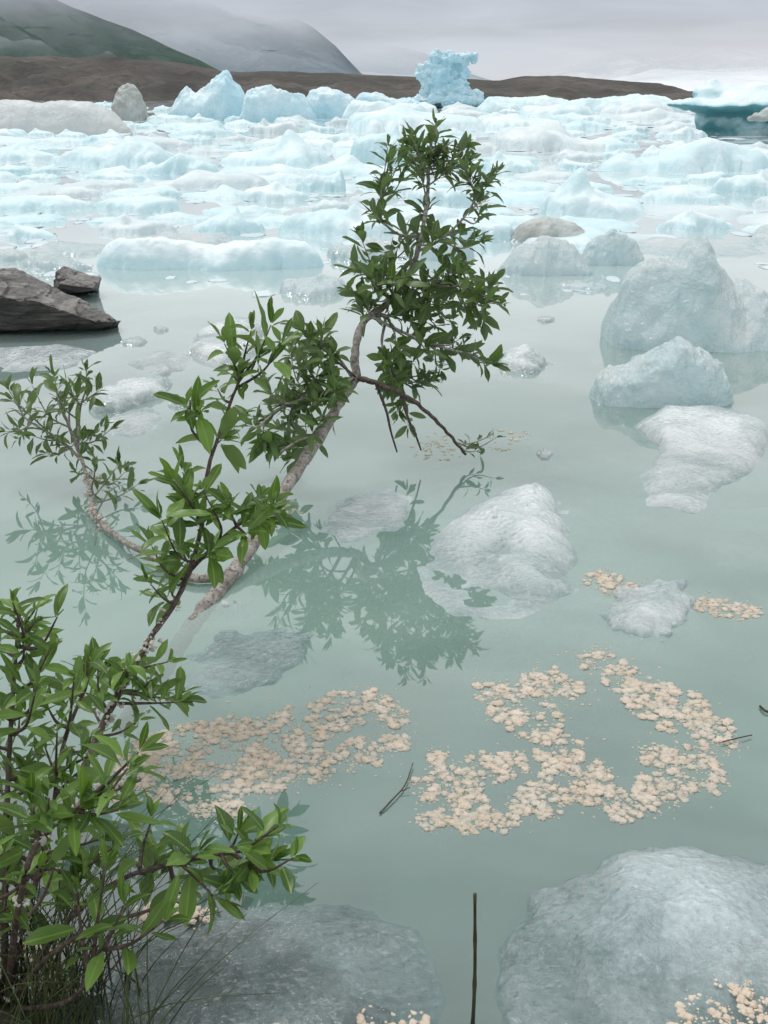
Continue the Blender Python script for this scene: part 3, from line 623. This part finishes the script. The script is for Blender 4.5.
tips(lv,[b2,b7],low,4.4,.085,9,.2,dup=1.9,wr=.34)
tips(lv,[b2],[(396,412),(412,424),(405,400)],4.4,.07,7,.1,wr=.33)
tips(lv,[bl,bl2,bl3],left,3.95,.083,9,.22,dup=2.2,wr=.34)
tips(lv,[tR],[(484,440),(500,436),(478,452)],4.35,.055,4,.05)
lt=[(12,392),(10,428),(30,400),(50,372),(84,366),(98,388),(62,408),(42,432),(20,440),(76,436),(90,455),(108,432),(122,466),(72,470),(128,476),(50,455),(35,384),(72,388)]
tips(lv,[sb[24:],sb2,sb3],lt,4.05,.076,8,.2,slide=.4,dup=1.35,wr=.30)
def catk(cg,s,n,r=.008,spread=.02):
    for _ in range(n):
        p=random.choice(s)[0]+rv()*spread*random.random()
        for q in range(4): clump(cg,p+rv()*r*1.2,r*random.uniform(.35,.8),random.uniform(0,99),1.0,.7,True)
catk(cg,sb[26:40],26,.008,.03); catk(cg,trunk[34:46],8,.005,.03)
finish(E,g,lv,M_bark,M_leaf,cg,extra=('branch',gr,M_stem))

rt=D(5,890,1.62); rt[2]=-.02
E=plant('willow_sapling','slender brown-stemmed willow shoot with glossy green leaves','shrub',(rt[0],rt[1],0))
g=Geo(); lv=Leaves(); cg=Geo()
N=branch(g,[(40,842,1.74),(72,795,1.88),(108,714,2.05),(148,642,2.2),(178,597,2.33),(200,535,2.45),(208,470,2.55),(228,410,2.62),(246,362,2.68)],.010,.003,root=rt,wob=.001)
n2=branch(g,[(215,545,2.38),(245,520,2.4),(268,508,2.4)],.005,.003,root=N[38][0])
n3=branch(g,[(192,430,2.6),(190,400,2.6)],.004,.002,root=N[51][0])
tips(lv,[N[44:],n3],[(270,325),(228,345),(250,328),(280,345),(216,385),(236,372),(204,415),(188,405),(240,415),(222,440),(256,352)],2.65,.078,8,.12,slide=.35,wr=.33)
tips(lv,[N[34:50],n2],[(276,508),(258,500),(246,532),(230,505),(162,520),(150,548),(185,500),(202,490),(212,556),(190,560),(150,585),(172,575),(180,476),(258,520),(200,525)],2.38,.077,8,.14,slide=.35,wr=.32,dup=1.35)
tips(lv,[N[18:36]],[(150,682),(132,664),(166,690),(182,706),(120,690),(100,660),(140,722),(168,660),(90,705)],2.12,.068,7,.12,slide=.35,wr=.31,dup=1.3)
catk(cg,N[20:30],34,.0055,.022); catk(cg,N[30:34],4,.004,.02)
finish(E,g,lv,M_stem,M_leafn,cg,'stem')

rt=np.array([W(5,1010)[0],W(5,1010)[1],.0])
E=plant('willow_bush','green willow bush spreading over the water\'s edge','bush',rt)
g=Geo(); lv=Leaves(); cg=Geo()
s1=branch(g,[(5,900,1.42),(8,780,1.55),(14,680,1.66),(20,605,1.74)],.006,.0025,root=rt)
s2=branch(g,[(25,920,1.38),(50,830,1.5),(62,750,1.6),(90,675,1.7)],.005,.0025,root=rt)
s3=branch(g,[(60,930,1.36),(120,880,1.42),(190,860,1.48),(262,848,1.54)],.005,.0025,root=rt)
s4=branch(g,[(-20,940,1.3),(-50,820,1.35),(-50,700,1.5)],.006,.003,root=rt)
s5=branch(g,[(45,960,1.3),(90,930,1.35),(150,910,1.4)],.005,.0025,root=rt)
s6=branch(g,[(20,900,1.25),(40,840,1.28),(90,800,1.35),(140,780,1.45)],.005,.0025,root=rt)
s7=branch(g,[(70,1000,1.2),(100,950,1.25),(130,900,1.35)],.004,.0025,root=rt)
tips(lv,[s1,s4],[(10,600),(34,612),(-4,625),(56,618),(20,645),(50,650),(8,675),(-10,700)],1.7,.054,6,.14,slide=.3,dup=1.2,jd=18)
tips(lv,[s1,s2],[(84,662),(36,690),(75,676),(20,722),(60,735),(0,745),(92,742),(30,768),(68,782),(48,710),(-10,780)],1.6,.060,7,.14,slide=.3,dup=1.5,jd=20,wr=.30)
tips(lv,[s2,s6,s4],[(110,792),(130,772),(30,822),(72,832),(0,852),(110,850),(45,800),(90,810),(-20,820),(60,860)],1.42,.064,7,.14,slide=.3,dup=2.0,jd=20,wr=.31)
tips(lv,[s3,s5],[(152,822),(200,850),(240,832),(280,822),(292,856),(268,862),(230,872),(190,890),(150,880),(215,900),(175,845),(160,860)],1.48,.066,6,.08,slide=.3,wr=.36,dup=1.15)
tips(lv,[s5,s3,s4,s7],[(40,872),(80,892),(120,905),(160,925),(10,902),(60,915),(100,870),(-20,880),(5,870)],1.36,.060,6,.12,slide=.3,dup=1.6,jd=20)
catk(cg,s6,14,.005,.02); catk(cg,s2,10,.004,.02); catk(cg,s1,6,.004,.02)
finish(E,g,lv,M_stem,M_leafn,cg,'stem')

g=Geo()
for i in range(340):
    px=random.gauss(30,68); py=random.uniform(960,1110)
    if px>175: continue
    b=W(px,py); b[2]=.0; hgt=random.uniform(.06,.36); lean=rng.normal(size=2)*.38*hgt+np.array([.1*hgt,.05])
    pts=[b+np.array([0,0,-.02])+np.array([lean[0]*t*t,lean[1]*t*t,hgt*t*(1-.15*t)]) for t in np.linspace(0,1,7)]
    g.tube(pts,[.0017*(1-.75*t) for t in np.linspace(0,1,7)],4)
obj('grass',g.mesh('grass'),simple('dark_grass',(.02,.03,.010),(.08,.11,.03),8,.7,.2),'dark thin grass and sedge stems on the bank','grass','stuff')
g=Geo(); b=W(471,1052); b[2]=-.03; t=D(475,894,rowd(1052)); L=catmull([b,(b+t)/2+np.array([.003,0,0]),t],8)
g.tube(L,[.0032*(1-.35*k/(len(L)-1))*(1+(.3 if k%4==0 else 0)) for k in range(len(L))],7)
obj('bare_stem',g.mesh('bare_stem'),M_dry,'dark leafless stem standing upright in the water','stem')
g=Geo(); L=catmull([W(380,813,.003),W(392,800,.006),W(405,785,.006),W(413,763,.008)],5)
g.tube(L,[.0022*(1-.5*k/(len(L)-1)) for k in range(len(L))],6); g.tube([L[8],L[8]+np.array([.02,.008,.004])],[.0012,.0008],5)
obj('floating_twig',g.mesh('floating_twig'),M_stem,'thin brown twig floating on the water','twig')
g=Geo(); L=catmull([W(722,742,.006),W(738,738,.008),W(752,735,.006)],4); g.tube(L,.0014,5); obj('floating_twig',g.mesh('floating_twig'),M_dry,'tiny dark twig stuck to a seed raft','twig')
g=Geo(); L=catmull([W(760,706,.004),W(766,711,.006),W(776,713,.004)],4); g.tube(L,.003,5); obj('floating_twig',g.mesh('floating_twig'),M_dry,'tiny dark scrap of bark afloat','twig')

# ------------------------------------------------------------------ light
SE,SR=math.radians(64),math.radians(-40)
w=bpy.data.worlds.new('World'); bpy.context.scene.world=w; w.use_nodes=True; nt=w.node_tree
for x in list(nt.nodes): nt.nodes.remove(x)
out=nt.nodes.new('ShaderNodeOutputWorld')
sky=nd(nt,'ShaderNodeTexSky'); sky.sky_type='NISHITA'; sky.sun_disc=False; sky.sun_elevation=SE; sky.sun_rotation=SR; sky.dust_density=4
hs=nd(nt,'ShaderNodeHueSaturation',{'Saturation':.25,'Color':sky.outputs[0]})
tc=nd(nt,'ShaderNodeTexCoord'); sx=nd(nt,'ShaderNodeSeparateXYZ',{0:tc.outputs['Generated']})
cr=nd(nt,'ShaderNodeValToRGB',{0:sx.outputs[2]}); e=cr.color_ramp.elements
e[0].position=0.0; e[0].color=(.70,.73,.77,1); e[1].position=1; e[1].color=(.92,.93,.95,1)
x=cr.color_ramp.elements.new(.022); x.color=(.62,.66,.72,1)
x=cr.color_ramp.elements.new(.07); x.color=(.52,.56,.63,1); x=cr.color_ramp.elements.new(.16); x.color=(.84,.885,.91,1); x=cr.color_ramp.elements.new(.5); x.color=(.97,.99,.99,1)
nz=noise(nt,nd(nt,'ShaderNodeMapping',{'Vector':tc.outputs['Generated'],'Scale':(1,1,6)}).outputs[0],5,4,.5,.4)
v=mr(nt,nz,.35,.65,9.4,11.6)
cl=mixc(nt,1.0,cr.outputs[0],nd(nt,'ShaderNodeCombineColor',{0:v,1:v,2:v}).outputs[0],'MULTIPLY')
lowr=mathn(nt,'MULTIPLY',mr(nt,sx.outputs[0],.02,.30),mr(nt,sx.outputs[2],.06,.01))
cl=mixc(nt,mathn(nt,'MULTIPLY',lowr,.7),cl,(8.4,8.6,8.9))
fin=mixc(nt,.88,hs.outputs[0],cl)
bg=nd(nt,'ShaderNodeBackground',{'Color':fin,'Strength':.1}); nt.links.new(bg.outputs[0],out.inputs[0])
ld=bpy.data.lights.new('sun','SUN'); ld.energy=1.2; ld.angle=math.radians(12); ld.color=(1,.98,.95); lo=bpy.data.objects.new('sun',ld); col.objects.link(lo)
dirv=Vector((math.sin(SR)*math.cos(SE),math.cos(SR)*math.cos(SE),math.sin(SE))); lo.rotation_euler=dirv.to_track_quat('Z','Y').to_euler(); lo.location=(0,0,20)

cam=bpy.data.cameras.new('camera'); co=bpy.data.objects.new('camera',cam); col.objects.link(co); co.location=(0,0,H); co.rotation_euler=(math.pi/2-PITCH,0,0)
cam.sensor_fit='VERTICAL'; cam.sensor_height=24; cam.sensor_width=18; cam.lens=24*F/1024; cam.clip_start=.05; cam.clip_end=20000
sc=bpy.context.scene; sc.camera=co; sc.view_settings.view_transform='Standard'; sc.view_settings.look='None'; sc.view_settings.exposure=0
